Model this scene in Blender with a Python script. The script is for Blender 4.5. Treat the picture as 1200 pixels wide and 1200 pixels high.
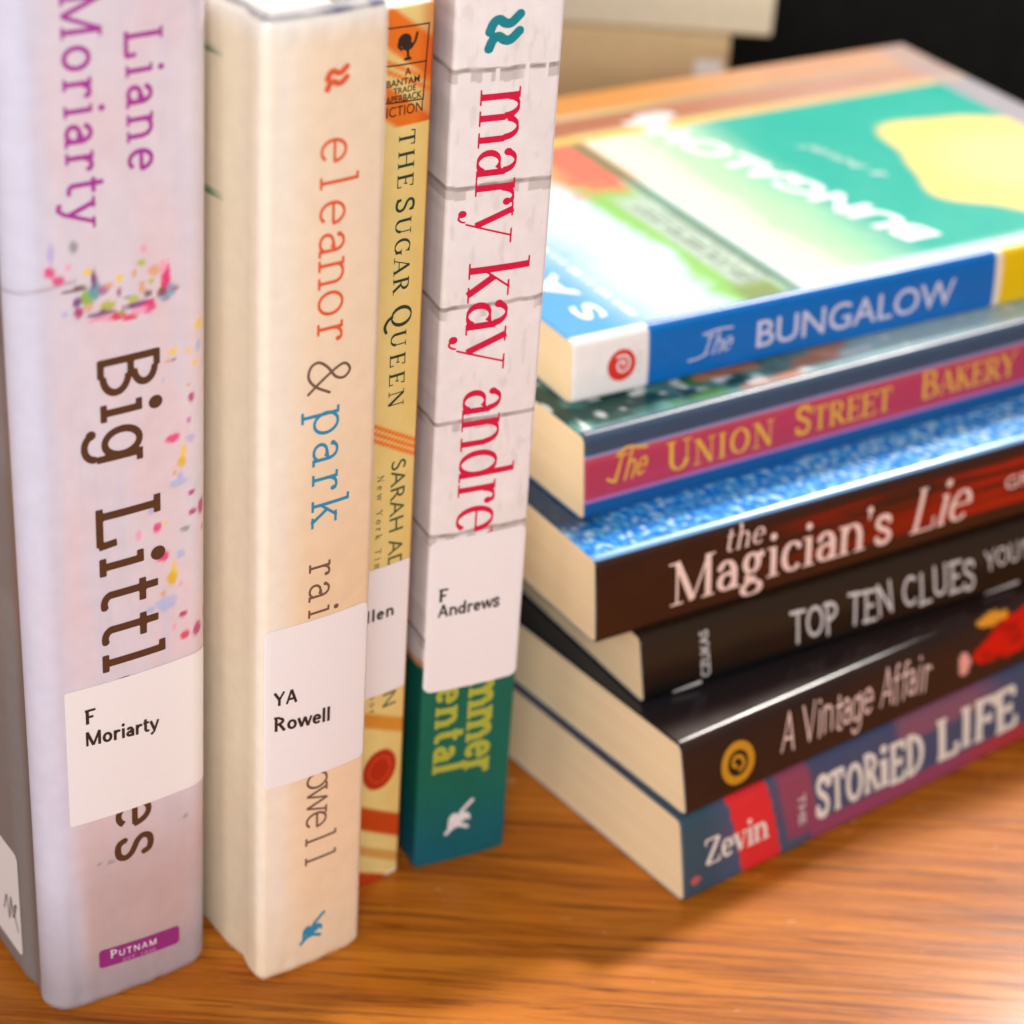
import bpy, math, random
import numpy as np
from mathutils import Matrix, Vector

MM = 0.001
SC = bpy.context.scene
COL = SC.collection
for o in list(bpy.data.objects):
    bpy.data.objects.remove(o)

# ------------------------------------------------------------------ camera
F_PX, PITCH, ROLL, CAM_H = 2690.46, 30.56, 4.01, 343.88
_p, _r = math.radians(PITCH), math.radians(ROLL)
FW = np.array([0, math.cos(_p), -math.sin(_p)])
_right = np.array([1.0, 0, 0]); _up = np.cross(_right, FW)
RT = _right*math.cos(_r) + _up*math.sin(_r)
UPV = -_right*math.sin(_r) + _up*math.cos(_r)
cam = bpy.data.cameras.new('camera'); cam_o = bpy.data.objects.new('camera', cam); COL.objects.link(cam_o)
cam.sensor_width = 36.0; cam.lens = F_PX/1200*36
cam_o.matrix_world = Matrix(((RT[0], UPV[0], -FW[0], 0), (RT[1], UPV[1], -FW[1], 0), (RT[2], UPV[2], -FW[2], CAM_H*MM), (0, 0, 0, 1)))
cam.clip_start = 0.01; cam.clip_end = 50
cam.dof.use_dof = True; cam.dof.focus_distance = 0.452; cam.dof.aperture_fstop = 11.0
SC.camera = cam_o

# ------------------------------------------------------------------ world, light, exposure
W = bpy.data.worlds.new('World'); SC.world = W; W.use_nodes = True
bg = W.node_tree.nodes['Background']; bg.inputs[0].default_value = (1.0, 0.985, 0.98, 1); bg.inputs[1].default_value = 0.21
SC.view_settings.view_transform = 'Standard'; SC.view_settings.look = 'None'
SC.view_settings.exposure = 0.0; SC.view_settings.gamma = 1.0; SC.view_settings.use_curve_mapping = False

def area(name, loc, target, sx, sy, power, color):
    l = bpy.data.lights.new(name, 'AREA'); l.shape = 'RECTANGLE'; l.size = sx; l.size_y = sy; l.energy = power; l.color = color
    o = bpy.data.objects.new(name, l); COL.objects.link(o)
    o.location = loc
    o.rotation_euler = (Vector(target)-Vector(loc)).to_track_quat('-Z', 'Y').to_euler()
    return o
area('window_key_light', (0.715, 1.84, 1.60), (0.05, 0.45, 0.05), 0.24, 0.20, 68, (1.0, 0.95, 0.88))
area('window_sky_light', (0.12, 2.1, 1.05), (0.05, 0.45, 0.05), 1.2, 0.7, 2.2, (0.92, 0.97, 1.0))
fl = area('room_fill_light', (0.10, -0.52, 0.58), (-0.03, 0.42, 0.20), 0.7, 0.5, 1.9, (1.0, 0.99, 1.0)); fl.data.spread = math.radians(70)
area('left_fill_light', (-0.66, -0.30, 0.50), (0.0, 0.42, 0.10), 0.55, 0.5, 2.5, (1.0, 0.97, 0.94))  # unseen soft fill, added to brighten left-facing sides and page ends

# ------------------------------------------------------------------ helpers: colour and noise
def lin(r, g, b):
    def f(c):
        c = c/255.0
        return c/12.92 if c <= 0.04045 else ((c+0.055)/1.055)**2.4
    return np.array([f(r), f(g), f(b)])

def vnoise(x, y, seed=0):
    x = np.asarray(x, float); y = np.asarray(y, float)
    xi = np.floor(x).astype(np.int64); yi = np.floor(y).astype(np.int64); fx = x-xi; fy = y-yi
    def h(a, b):
        n = (a*374761393 + b*668265263 + seed*1442695041) & 0xffffffff
        n = ((n ^ (n >> 13))*1274126177) & 0xffffffff
        n = n ^ (n >> 16)
        return (n & 0xffff)/65535.0
    ux = fx*fx*(3-2*fx); uy = fy*fy*(3-2*fy)
    return (h(xi, yi)*(1-ux)+h(xi+1, yi)*ux)*(1-uy) + (h(xi, yi+1)*(1-ux)+h(xi+1, yi+1)*ux)*uy
def fbm(x, y, seed=0, n=3):
    t = 0; a = 0.5; s = 0
    for i in range(n):
        t = t + a*vnoise(x*2**i, y*2**i, seed+i*17); s += a; a *= 0.5
    return t/s
def step(e0, e1, x):
    t = np.clip((x-e0)/(e1-e0), 0, 1); return t*t*(3-2*t)
def mix(c, d, t):
    t = np.asarray(t)[..., None]; return c*(1-t)+d*t
def fill(shape, c):
    return np.ones(shape+(3,))*c

# ------------------------------------------------------------------ materials
def new_mat(name):
    m = bpy.data.materials.new(name); m.use_nodes = True
    return m, m.node_tree, m.node_tree.nodes['Principled BSDF']
def N(nt, t, **kw):
    n = nt.nodes.new(t)
    for k, v in kw.items(): setattr(n, k, v)
    return n
def cover_mat(name, rough=0.34, coat=0.0, bump=0.03, spec=0.5):
    m, nt, b = new_mat(name)
    at = N(nt, 'ShaderNodeVertexColor', layer_name='paint')
    tc = N(nt, 'ShaderNodeTexCoord')
    ns = N(nt, 'ShaderNodeTexNoise'); ns.inputs['Scale'].default_value = 260; ns.inputs['Detail'].default_value = 4
    nt.links.new(tc.outputs['Object'], ns.inputs['Vector'])
    hs = N(nt, 'ShaderNodeMixRGB', blend_type='MULTIPLY'); hs.inputs[0].default_value = 1
    rp = N(nt, 'ShaderNodeMapRange'); rp.inputs['From Min'].default_value = 0.3; rp.inputs['From Max'].default_value = 0.7
    rp.inputs['To Min'].default_value = 0.93; rp.inputs['To Max'].default_value = 1.0
    nt.links.new(ns.outputs['Fac'], rp.inputs['Value'])
    nt.links.new(at.outputs['Color'], hs.inputs[1]); nt.links.new(rp.outputs[0], hs.inputs[2])
    nt.links.new(hs.outputs[0], b.inputs['Base Color'])
    n2 = N(nt, 'ShaderNodeTexNoise'); n2.inputs['Scale'].default_value = 60; n2.inputs['Detail'].default_value = 5
    nt.links.new(tc.outputs['Object'], n2.inputs['Vector'])
    r2 = N(nt, 'ShaderNodeMapRange'); r2.inputs['To Min'].default_value = rough-0.06; r2.inputs['To Max'].default_value = rough+0.12
    nt.links.new(n2.outputs['Fac'], r2.inputs['Value']); nt.links.new(r2.outputs[0], b.inputs['Roughness'])
    bp = N(nt, 'ShaderNodeBump'); bp.inputs['Strength'].default_value = bump; bp.inputs['Distance'].default_value = 0.001
    nt.links.new(n2.outputs['Fac'], bp.inputs['Height']); nt.links.new(bp.outputs[0], b.inputs['Normal'])
    b.inputs['Specular IOR Level'].default_value = spec
    b.inputs['Coat Weight'].default_value = coat; b.inputs['Coat Roughness'].default_value = 0.12
    return m
def ink(name, rgb, rough=0.4, metal=0.0, lo=0.86, hi=1.1):
    m, nt, b = new_mat(name)
    tc = N(nt, 'ShaderNodeTexCoord'); ns = N(nt, 'ShaderNodeTexNoise'); ns.inputs['Scale'].default_value = 900
    nt.links.new(tc.outputs['Object'], ns.inputs['Vector'])
    rp = N(nt, 'ShaderNodeValToRGB'); c = lin(*rgb)
    rp.color_ramp.elements[0].color = (*(c*lo), 1); rp.color_ramp.elements[1].color = (*np.minimum(c*hi, 0.95), 1)
    nt.links.new(ns.outputs['Fac'], rp.inputs[0]); nt.links.new(rp.outputs[0], b.inputs['Base Color'])
    b.inputs['Roughness'].default_value = rough; b.inputs['Metallic'].default_value = metal
    return m
def page_mat(name, c0, c1, axis):
    m, nt, b = new_mat(name)
    tc = N(nt, 'ShaderNodeTexCoord'); mp = N(nt, 'ShaderNodeMapping')
    s = [25, 25, 25]; s[axis] = 3800; mp.inputs['Scale'].default_value = s
    nt.links.new(tc.outputs['Object'], mp.inputs['Vector'])
    ns = N(nt, 'ShaderNodeTexNoise'); ns.inputs['Scale'].default_value = 1; ns.inputs['Detail'].default_value = 3
    nt.links.new(mp.outputs[0], ns.inputs['Vector'])
    mp2 = N(nt, 'ShaderNodeMapping'); s = [18, 18, 18]; s[axis] = 420; mp2.inputs['Scale'].default_value = s
    nt.links.new(tc.outputs['Object'], mp2.inputs['Vector'])
    n2 = N(nt, 'ShaderNodeTexNoise'); n2.inputs['Scale'].default_value = 1; n2.inputs['Detail'].default_value = 2
    nt.links.new(mp2.outputs[0], n2.inputs['Vector'])
    ad = N(nt, 'ShaderNodeMath', operation='ADD'); nt.links.new(ns.outputs['Fac'], ad.inputs[0]); nt.links.new(n2.outputs['Fac'], ad.inputs[1])
    hf = N(nt, 'ShaderNodeMath', operation='MULTIPLY'); hf.inputs[1].default_value = 0.5; nt.links.new(ad.outputs[0], hf.inputs[0])
    rp = N(nt, 'ShaderNodeValToRGB'); rp.color_ramp.elements[0].position = 0.32; rp.color_ramp.elements[1].position = 0.68
    rp.color_ramp.elements[0].color = (*lin(*c0), 1); rp.color_ramp.elements[1].color = (*lin(*c1), 1)
    nt.links.new(hf.outputs[0], rp.inputs[0]); nt.links.new(rp.outputs[0], b.inputs['Base Color'])
    bp = N(nt, 'ShaderNodeBump'); bp.inputs['Strength'].default_value = 0.25; bp.inputs['Distance'].default_value = 0.0004
    nt.links.new(ns.outputs['Fac'], bp.inputs['Height']); nt.links.new(bp.outputs[0], b.inputs['Normal'])
    b.inputs['Roughness'].default_value = 0.85; b.inputs['Specular IOR Level'].default_value = 0.2
    return m
M_GLOSS = cover_mat('glossy_cover_paper', 0.28, 0.0, 0.03, 0.3)
M_SATIN = cover_mat('satin_cover_paper', 0.45, 0.0, 0.04, 0.3)
M_JACKET = cover_mat('plastic_wrapped_jacket', 0.38, 0.2, 0.05, 0.4)
M_DARK = cover_mat('dark_cover_paper', 0.20, 0.0, 0.015, 0.35)
M_MATTE = cover_mat('matte_cover_paper', 0.55, 0.0, 0.02, 0.3)
M_LABEL = ink('white_label_paper', (238, 232, 231), 0.5, lo=.975, hi=1.015)
PAGE_Z = page_mat('cream_page_edges', (240, 210, 164), (248, 226, 188), 2)
PAGE_X = page_mat('white_page_edges', (225, 218, 205), (246, 240, 230), 0)
PAGE_PALE = page_mat('pale_page_edges', (214, 200, 170), (238, 226, 198), 2)
PAGE_TAN = page_mat('tan_page_edges', (205, 172, 122), (228, 196, 146), 2)

# ------------------------------------------------------------------ mesh plumbing
def mesh_obj(name, verts, faces, mat, parent=None, paint=None, smooth=False):
    me = bpy.data.meshes.new(name)
    me.from_pydata([tuple(v) for v in np.asarray(verts)*MM], [], faces)
    me.materials.append(mat)
    if paint is not None:
        ca = me.color_attributes.new('paint', 'FLOAT_COLOR', 'POINT')
        arr = np.ones((len(verts), 4), np.float32); arr[:, :3] = paint
        ca.data.foreach_set('color', arr.ravel())
    if smooth:
        me.polygons.foreach_set('use_smooth', [True]*len(me.polygons))
    me.update()
    o = bpy.data.objects.new(name, me); COL.objects.link(o)
    if parent: o.parent = parent
    return o

def thing(name, label, cat, loc, rotz, group=None):
    o = bpy.data.objects.new(name, None); COL.objects.link(o)
    o.empty_display_size = 0.02
    o.location = Vector(loc)*MM; o.rotation_euler = (0, 0, math.radians(rotz))
    o['label'] = label; o['category'] = cat
    if group: o['group'] = group
    return o

# ------------------------------------------------------------------ filled shapes from distance fields
def march(fn, x0, x1, y0, y1, c, run=24):
    nx = max(2, int(math.ceil((x1-x0)/c))+1); ny = max(2, int(math.ceil((y1-y0)/c))+1)
    xs = x0+np.arange(nx)*c; ys = y0+np.arange(ny)*c
    X, Y = np.meshgrid(xs, ys)
    D = fn(X, Y); I = D < 0
    full = I[:-1, :-1] & I[1:, :-1] & I[:-1, 1:] & I[1:, 1:]
    anyi = I[:-1, :-1] | I[1:, :-1] | I[:-1, 1:] | I[1:, 1:]
    V = []; Fc = []
    for j in range(ny-1):
        i = 0; row = full[j]
        while i < nx-1:
            if row[i]:
                k = i
                while k < nx-1 and row[k] and k-i < run: k += 1
                b = len(V); V += [(xs[i], ys[j]), (xs[k], ys[j]), (xs[k], ys[j+1]), (xs[i], ys[j+1])]; Fc.append((b, b+1, b+2, b+3)); i = k
            else: i += 1
    for j, i in zip(*np.where(anyi & ~full)):
        cs = [(xs[i], ys[j], D[j, i]), (xs[i+1], ys[j], D[j, i+1]), (xs[i+1], ys[j+1], D[j+1, i+1]), (xs[i], ys[j+1], D[j+1, i])]
        poly = []
        for q in range(4):
            a = cs[q]; b2 = cs[(q+1) % 4]
            if a[2] < 0: poly.append(a[:2])
            if (a[2] < 0) != (b2[2] < 0):
                t = a[2]/(a[2]-b2[2]); poly.append((a[0]+(b2[0]-a[0])*t, a[1]+(b2[1]-a[1])*t))
        if len(poly) >= 3:
            b = len(V); V += poly; Fc.append(tuple(range(b, b+len(poly))))
    return np.array(V).reshape(-1, 2), Fc

def sd_seg(X, Y, x0, y0, x1, y1, w, butt=True):
    L = math.hypot(x1-x0, y1-y0) or 1e-6
    ux, uy = (x1-x0)/L, (y1-y0)/L
    px, py = X-x0, Y-y0
    a = px*ux+py*uy; b = -px*uy+py*ux
    if butt:
        return np.maximum(np.abs(b)-w/2, np.maximum(-a, a-L))
    t = np.clip(a, 0, L)
    return np.hypot(px-t*ux, py-t*uy)-w/2
def sd_box(X, Y, x0, y0, x1, y1, r=0):
    cx, cy = (x0+x1)/2, (y0+y1)/2; hx, hy = (x1-x0)/2-r, (y1-y0)/2-r
    qx, qy = np.abs(X-cx)-hx, np.abs(Y-cy)-hy
    return np.hypot(np.maximum(qx, 0), np.maximum(qy, 0))+np.minimum(np.maximum(qx, qy), 0)-r
def spline(pts, n=8):
    P = [np.array(p, float) for p in pts]; P = [2*P[0]-P[1]]+P+[2*P[-1]-P[-2]]; out = []
    for i in range(1, len(P)-2):
        for t in np.linspace(0, 1, n, endpoint=(i == len(P)-3)):
            a, b, c, d = P[i-1], P[i], P[i+1], P[i+2]
            out.append(0.5*((2*b)+(-a+c)*t+(2*a-5*b+4*c-d)*t*t+(-a+3*b-3*c+d)*t**3))
    return out

# ------------------------------------------------------------------ a small stroke typeface (serif, slab or plain, by style)
G = {
'a': (.44, [('l',.345,0,.345,.36),('c',.2,.335,.165,.165,0,150),('b',.075,.39),('c',.2,.15,.17,.15,50,330),('l',.2,.285,.345,.30,'t'),('f',.345,0,1)]),
'b': (.5, [('l',.1,0,.1,.74),('h',.1,.74,-1),('c',.27,.25,.21,.25,0,360)]),
'c': (.42, [('c',.24,.25,.21,.25,45,318),('b',.36,.40)]),
'd': (.52, [('l',.4,0,.4,.74),('h',.4,.74,-1),('f',.4,0,1),('c',.23,.25,.21,.25,0,360)]),
'e': (.46, [('c',.23,.25,.21,.25,0,318),('l',.05,.265,.41,.265,'t')]),
'f': (.32, [('l',.13,0,.13,.58),('c',.25,.58,.12,.16,180,60),('l',.02,.48,.28,.48,'t'),('f',.13,0,0)]),
'g': (.5, [('c',.22,.25,.2,.25,0,360),('l',.4,.5,.4,-.06),('h',.4,.5,1),('c',.22,-.07,.2,.17,0,-160),('b',.06,-.12)]),
'q': (.5, [('c',.22,.34,.165,.17,0,360),('c',.23,-.09,.21,.13,0,360),('l',.16,.19,.1,.10,'t'),('l',.1,.10,.3,.04,'k'),('l',.36,.44,.45,.46,'k')]),
'h': (.54, [('l',.11,0,.11,.74),('h',.11,.74,-1),('f',.11,0,0),('c',.265,.32,.19,.18,165,0),('l',.43,0,.43,.33),('f',.43,0,0)]),
'i': (.24, [('l',.12,0,.12,.5),('h',.12,.5,-1),('f',.12,0,0),('d',.12,.665)]),
'k': (.52, [('l',.11,0,.11,.74),('h',.11,.74,-1),('f',.11,0,0),('l',.11,.18,.38,.5,'t'),('l',.22,.30,.43,0,'k'),('h',.39,.5,0),('f',.43,0,0)]),
'l': (.24, [('l',.12,0,.12,.74),('h',.12,.74,-1),('f',.12,0,0)]),
'm': (.82, [('l',.11,0,.11,.5),('h',.11,.5,-1),('f',.11,0,0),('c',.25,.32,.17,.18,165,0),('l',.4,0,.4,.33),('f',.4,0,0),('c',.55,.32,.17,.18,165,0),('l',.7,0,.7,.33),('f',.7,0,0)]),
'n': (.54, [('l',.11,0,.11,.5),('h',.11,.5,-1),('f',.11,0,0),('c',.265,.32,.19,.18,165,0),('l',.43,0,.43,.33),('f',.43,0,0)]),
'o': (.5, [('c',.25,.25,.22,.25,0,360)]),
'p': (.52, [('l',.11,-.22,.11,.5),('h',.11,.5,-1),('f',.11,-.22,0),('c',.28,.25,.21,.25,0,360)]),
'r': (.4, [('l',.12,0,.12,.5),('h',.12,.5,-1),('f',.12,0,0),('c',.27,.31,.17,.19,170,50),('b',.345,.41)]),
's': (.4, [('p',[(.335,.375),(.30,.455),(.2,.48),(.1,.455),(.065,.37),(.12,.295),(.2,.255),(.29,.205),(.34,.125),(.3,.045),(.2,.02),(.095,.045),(.055,.13)])]),
't': (.34, [('l',.14,.12,.14,.66),('c',.25,.13,.15,.13,180,300),('l',.03,.48,.31,.48,'t')]),
'u': (.54, [('l',.11,.17,.11,.5),('h',.11,.5,-1),('c',.265,.18,.19,.18,180,345),('l',.43,0,.43,.5),('h',.43,.5,-1),('f',.43,0,1)]),
'v': (.48, [('l',.06,.5,.24,.02,'k'),('l',.43,.5,.24,.02,'t'),('h',.06,.5,0),('h',.43,.5,0)]),
'w': (.74, [('l',.06,.5,.22,.02,'k'),('l',.37,.5,.22,.02,'t'),('l',.37,.5,.53,.02,'k'),('l',.69,.5,.53,.02,'t'),('h',.06,.5,0),('h',.69,.5,0)]),
'y': (.5, [('l',.06,.5,.25,.03,'k'),('l',.45,.5,.21,-.1,'t'),('c',.12,-.08,.1,.12,-10,-120,'t'),('b',.06,-.14),('h',.06,.5,0),('h',.45,.5,0)]),
'z': (.44, [('l',.05,.48,.39,.48,'t'),('l',.39,.48,.05,.02,'k'),('l',.05,.02,.39,.02,'t')]),
'A': (.66, [('l',.08,0,.33,.70,'t'),('l',.58,0,.33,.70,'k'),('l',.18,.23,.5,.23,'t'),('f',.08,0,0),('f',.58,0,0)]),
'B': (.6, [('l',.14,0,.14,.7),('v',.04,.7,.14),('v',.04,0,.14),('l',.1,.685,.3,.685,'t'),('l',.1,.37,.33,.37,'t'),('l',.1,.015,.33,.015,'t'),('c',.29,.535,.22,.165,90,-90),('c',.32,.19,.25,.19,90,-90)]),
'D': (.66, [('l',.14,0,.14,.7),('l',.05,.685,.3,.685,'t'),('l',.05,.015,.3,.015,'t'),('c',.28,.35,.32,.35,90,-90)]),
'E': (.56, [('l',.14,0,.14,.7),('l',.04,.685,.5,.685,'t'),('l',.14,.36,.4,.36,'t'),('l',.04,.015,.52,.015,'t'),('x',.5,.7,-.16),('x',.52,0,.18),('x',.4,.44,-.16)]),
'F': (.52, [('l',.14,0,.14,.7),('l',.04,.685,.5,.685,'t'),('l',.14,.36,.4,.36,'t'),('x',.5,.7,-.16),('x',.4,.44,-.16),('f',.14,0,0)]),
'G': (.68, [('c',.36,.35,.31,.35,50,310),('l',.57,.05,.57,.3),('h',.57,.32,0),('x',.56,.69,-.18)]),
'H': (.7, [('l',.13,0,.13,.7),('l',.57,0,.57,.7),('l',.13,.36,.57,.36,'t'),('f',.13,0,0),('h',.13,.7,0),('f',.57,0,0),('h',.57,.7,0)]),
'C': (.64, [('c',.36,.35,.31,.35,50,310),('x',.56,.69,-.18)]),
'I': (.3, [('l',.15,0,.15,.7),('f',.15,0,0),('h',.15,.7,0)]),
'J': (.4, [('l',.25,.15,.25,.7),('h',.25,.7,0),('c',.15,.15,.13,.15,0,-160)]),
'K': (.64, [('l',.14,0,.14,.7),('f',.14,0,0),('h',.14,.7,0),('l',.14,.28,.5,.7,'t'),('l',.27,.42,.54,0,'k'),('h',.5,.7,0),('f',.55,0,0)]),
'L': (.54, [('l',.14,0,.14,.7),('h',.14,.7,0),('l',.04,.015,.5,.015,'t'),('x',.5,0,.2)]),
'M': (.84, [('l',.13,0,.13,.7,'t'),('l',.13,.7,.42,.02,'k'),('l',.71,.7,.42,.02,'t'),('l',.71,0,.71,.7,'k'),('f',.13,0,0),('f',.71,0,0),('h',.1,.7,-1),('h',.72,.7,1)]),
'N': (.7, [('l',.12,0,.12,.7,'t'),('l',.12,.7,.58,0,'k'),('l',.58,0,.58,.7,'t'),('f',.12,0,0),('h',.1,.7,-1),('h',.58,.7,0)]),
'O': (.7, [('c',.35,.35,.31,.35,0,360)]),
'P': (.56, [('l',.14,0,.14,.7),('f',.14,0,0),('l',.04,.685,.3,.685,'t'),('l',.14,.33,.3,.33,'t'),('c',.29,.51,.22,.19,90,-90)]),
'Q': (.7, [('c',.35,.35,.31,.35,0,360),('p',[(.3,.05),(.42,-.12),(.6,-.2),(.78,-.14)])]),
'R': (.64, [('l',.14,0,.14,.7),('f',.14,0,0),('l',.04,.685,.3,.685,'t'),('l',.14,.35,.3,.35,'t'),('c',.29,.52,.22,.18,90,-90),('l',.3,.35,.54,0,'k'),('f',.56,0,1)]),
'S': (.54, [('p',[(.45,.54),(.41,.64),(.28,.675),(.15,.64),(.1,.53),(.16,.43),(.27,.37),(.39,.3),(.45,.18),(.4,.06),(.27,.02),(.13,.06),(.08,.18)]),('x',.46,.68,-.16),('x',.08,.02,.16)]),
'T': (.6, [('l',.3,0,.3,.7),('f',.3,0,0),('l',.04,.685,.56,.685,'t'),('x',.05,.7,-.18),('x',.55,.7,-.18)]),
'U': (.68, [('l',.13,.22,.13,.7,'k'),('h',.13,.7,0),('c',.34,.24,.255,.24,180,360),('l',.56,.22,.56,.7,'t'),('h',.56,.7,0)]),
'V': (.64, [('l',.07,.7,.32,.02,'k'),('l',.57,.7,.32,.02,'t'),('h',.07,.7,0),('h',.57,.7,0)]),
'Y': (.62, [('l',.06,.7,.31,.32,'k'),('l',.56,.7,.31,.32,'t'),('l',.31,0,.31,.34),('f',.31,0,0),('h',.06,.7,0),('h',.56,.7,0)]),
'Z': (.58, [('l',.06,.68,.52,.68,'t'),('l',.52,.68,.06,.02,'k'),('l',.06,.02,.52,.02,'t'),('x',.06,.7,-.16),('x',.52,0,.16)]),
'&': (.62, [('p',[(.56,.36),(.42,.13),(.26,.02),(.1,.06),(.06,.18),(.16,.32),(.34,.46),(.38,.6),(.28,.69),(.17,.61),(.2,.47),(.36,.22),(.52,.02)])]),
"'": (.2, [('d',.1,.66),('l',.12,.66,.07,.5,'t')]),
}
_gc = {}
def glyph(ch, st):
    key = (ch, id(st))
    if key in _gc: return _gc[key]
    adv, items = G[ch]
    k, t = st['k'], st['t']; sw, sh = st.get('sw', 0), st.get('sh', 0); sl = st.get('slant', 0); ball = st.get('ball', 0); dot = st.get('dot', .07)
    prim = []
    def wd(dx, dy):
        L = math.hypot(dx, dy) or 1e-6
        return t+(k-t)*abs(dy/L)**1.4
    def poly(pts, w):
        for i in range(len(pts)-1):
            (ax, ay), (bx, by) = pts[i], pts[i+1]
            ww = w if w else wd(bx-ax, by-ay)
            prim.append(('s', ax, ay, bx, by, ww))
            if i > 0: prim.append(('o', ax, ay, ww/2))
    for it in items:
        q = it[0]
        if q == 'l':
            w = {'k': k, 't': t}.get(it[5]) if len(it) > 5 else None
            poly([(it[1], it[2]), (it[3], it[4])], w)
        elif q == 'c':
            w = t if len(it) > 7 else None
            rx, ry = it[3]-k/2*(0.8), it[4]-t/2
            n = max(6, int(abs(it[6]-it[5])/12))
            an = np.radians(np.linspace(it[5], it[6], n+1))
            poly([(it[1]+rx*math.cos(a), it[2]+ry*math.sin(a)) for a in an], w)
        elif q == 'p':
            poly([tuple(v) for v in spline(it[1], 7)], st.get('pw', (k*0.75+t*0.25)))
        elif q in 'fh' and sw:
            x0, x1 = it[1]-(sw/2+k/2 if it[3] <= 0 else k/2), it[1]+(sw/2+k/2 if it[3] >= 0 else k/2)
            y0, y1 = (it[2], it[2]+sh) if q == 'f' else (it[2]-sh, it[2])
            prim.append(('r', x0, y0, x1, y1))
        elif q == 'x' and sw:
            prim.append(('s', it[1], it[2], it[1]-.02, it[2]+it[3], max(t, sh)*1.1))
        elif q == 'b' and ball: prim.append(('o', it[1], it[2], ball))
        elif q == 'd': prim.append(('o', it[1], it[2], dot))
    def fn(X, Y):
        X = X-sl*Y
        D = np.full(X.shape, 9.0)
        for p in prim:
            if p[0] == 's': d = sd_seg(X, Y, *p[1:6], butt=not st.get('round'))
            elif p[0] == 'o': d = np.hypot(X-p[1], Y-p[2])-p[3]
            else: d = sd_box(X, Y, *p[1:])
            D = np.minimum(D, d)
        return D
    V, Fc = march(fn, -.22, adv+.34, -.34, .84, st.get('cell', .014))
    _gc[key] = (adv, V, Fc)
    return _gc[key]

DIDONE = dict(k=.09, t=.026, sw=.13, sh=.022, ball=.052, dot=.062)
TYPE = dict(k=.062, t=.05, sw=.15, sh=.048, ball=.045, dot=.06)
SLAB = dict(k=.092, t=.08, sw=.13, sh=.078, ball=.06, dot=.085)
LSLAB = dict(k=.092, t=.076, sw=.13, sh=.052, ball=.05, dot=.06)
ROMAN = dict(k=.108, t=.04, sw=.13, sh=.03, ball=.05, dot=.06)
MROMAN = dict(k=.118, t=.045, sw=.13, sh=.036, ball=.06, dot=.07)
BROMAN = dict(k=.135, t=.055, sw=.13, sh=.045, ball=.06, dot=.075)
IROMAN = dict(k=.09, t=.035, sw=.08, sh=.03, ball=.045, dot=.06, slant=.24)
SCRIPT = dict(k=.10, t=.045, slant=.42, round=True, ball=.05)
HAND = dict(k=.09, t=.08, round=True, dot=.06)
IHAND = dict(k=.065, t=.05, round=True, slant=.22, dot=.045)
CHUNK = dict(k=.16, t=.10, sw=.07, sh=.07, dot=.08)
PLAIN = dict(k=.10, t=.09)
LABELF = dict(k=.14, t=.115, dot=.08)

def lay_text(txt, st, xh, length=None, jitter=0, seed=1, caps=None, mono=None):
    """vertices of a line of text in mm; baseline starts at the origin"""
    rnd = random.Random(seed); sc = xh/.5
    nat = sum((.3 if c == ' ' else (mono or G[c.upper() if caps and c.islower() else c][0])) for c in txt)*sc
    tr = 0 if length is None or len(txt) < 2 else (length-nat)/(len(txt)-1)
    hx = 1.0
    if tr < 0: hx = length/nat; tr = 0
    V = []; Fc = []; x = 0
    for c in txt:
        if c == ' ': x += .3*sc+tr; continue
        s2 = sc
        if caps and c.islower(): c = c.upper(); s2 = sc*caps
        adv, gv, gf = glyph(c, st)
        a = (mono if mono else adv)
        v = gv*s2
        if mono: v = v+np.array([(mono-adv)/2*sc, 0])
        if jitter:
            an = rnd.uniform(-jitter, jitter); ca, sa = math.cos(an), math.sin(an)
            v = np.stack([v[:, 0]*ca-v[:, 1]*sa, v[:, 0]*sa+v[:, 1]*ca], 1)+np.array([0, rnd.uniform(-jitter, jitter)*xh])
        b = sum(len(q) for q in V)
        V.append(v+np.array([x, 0])); Fc += [tuple(i+b for i in f) for f in gf]
        x += a*(s2 if not mono else sc)+tr
    V = np.concatenate(V); V[:, 0] *= hx
    return V, Fc

def plain(txt, cap, length=None):
    return lay_text(txt, LABELF, cap*.5/.7, length)

def sans(txt, cap, length=None, bold=0.0, space=1.0):
    """plain lettering from Blender's own built-in typeface, cap height in mm"""
    cu = bpy.data.curves.new('lettering', 'FONT'); cu.body = txt; cu.size = 1; cu.space_character = space; cu.offset = bold; cu.resolution_u = 6
    o = bpy.data.objects.new('lettering', cu); COL.objects.link(o)
    dg = bpy.context.evaluated_depsgraph_get(); me = o.evaluated_get(dg).to_mesh()
    V = np.array([v.co[:2] for v in me.vertices]).reshape(-1, 2); Fc = [tuple(p.vertices) for p in me.polygons]
    o.evaluated_get(dg).to_mesh_clear(); bpy.data.objects.remove(o); bpy.data.curves.remove(cu)
    sc = cap/0.73; V = V*sc
    if length: V[:, 0] = (V[:, 0]-V[:, 0].min())*length/(V[:, 0].max()-V[:, 0].min())
    return V, Fc

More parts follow.
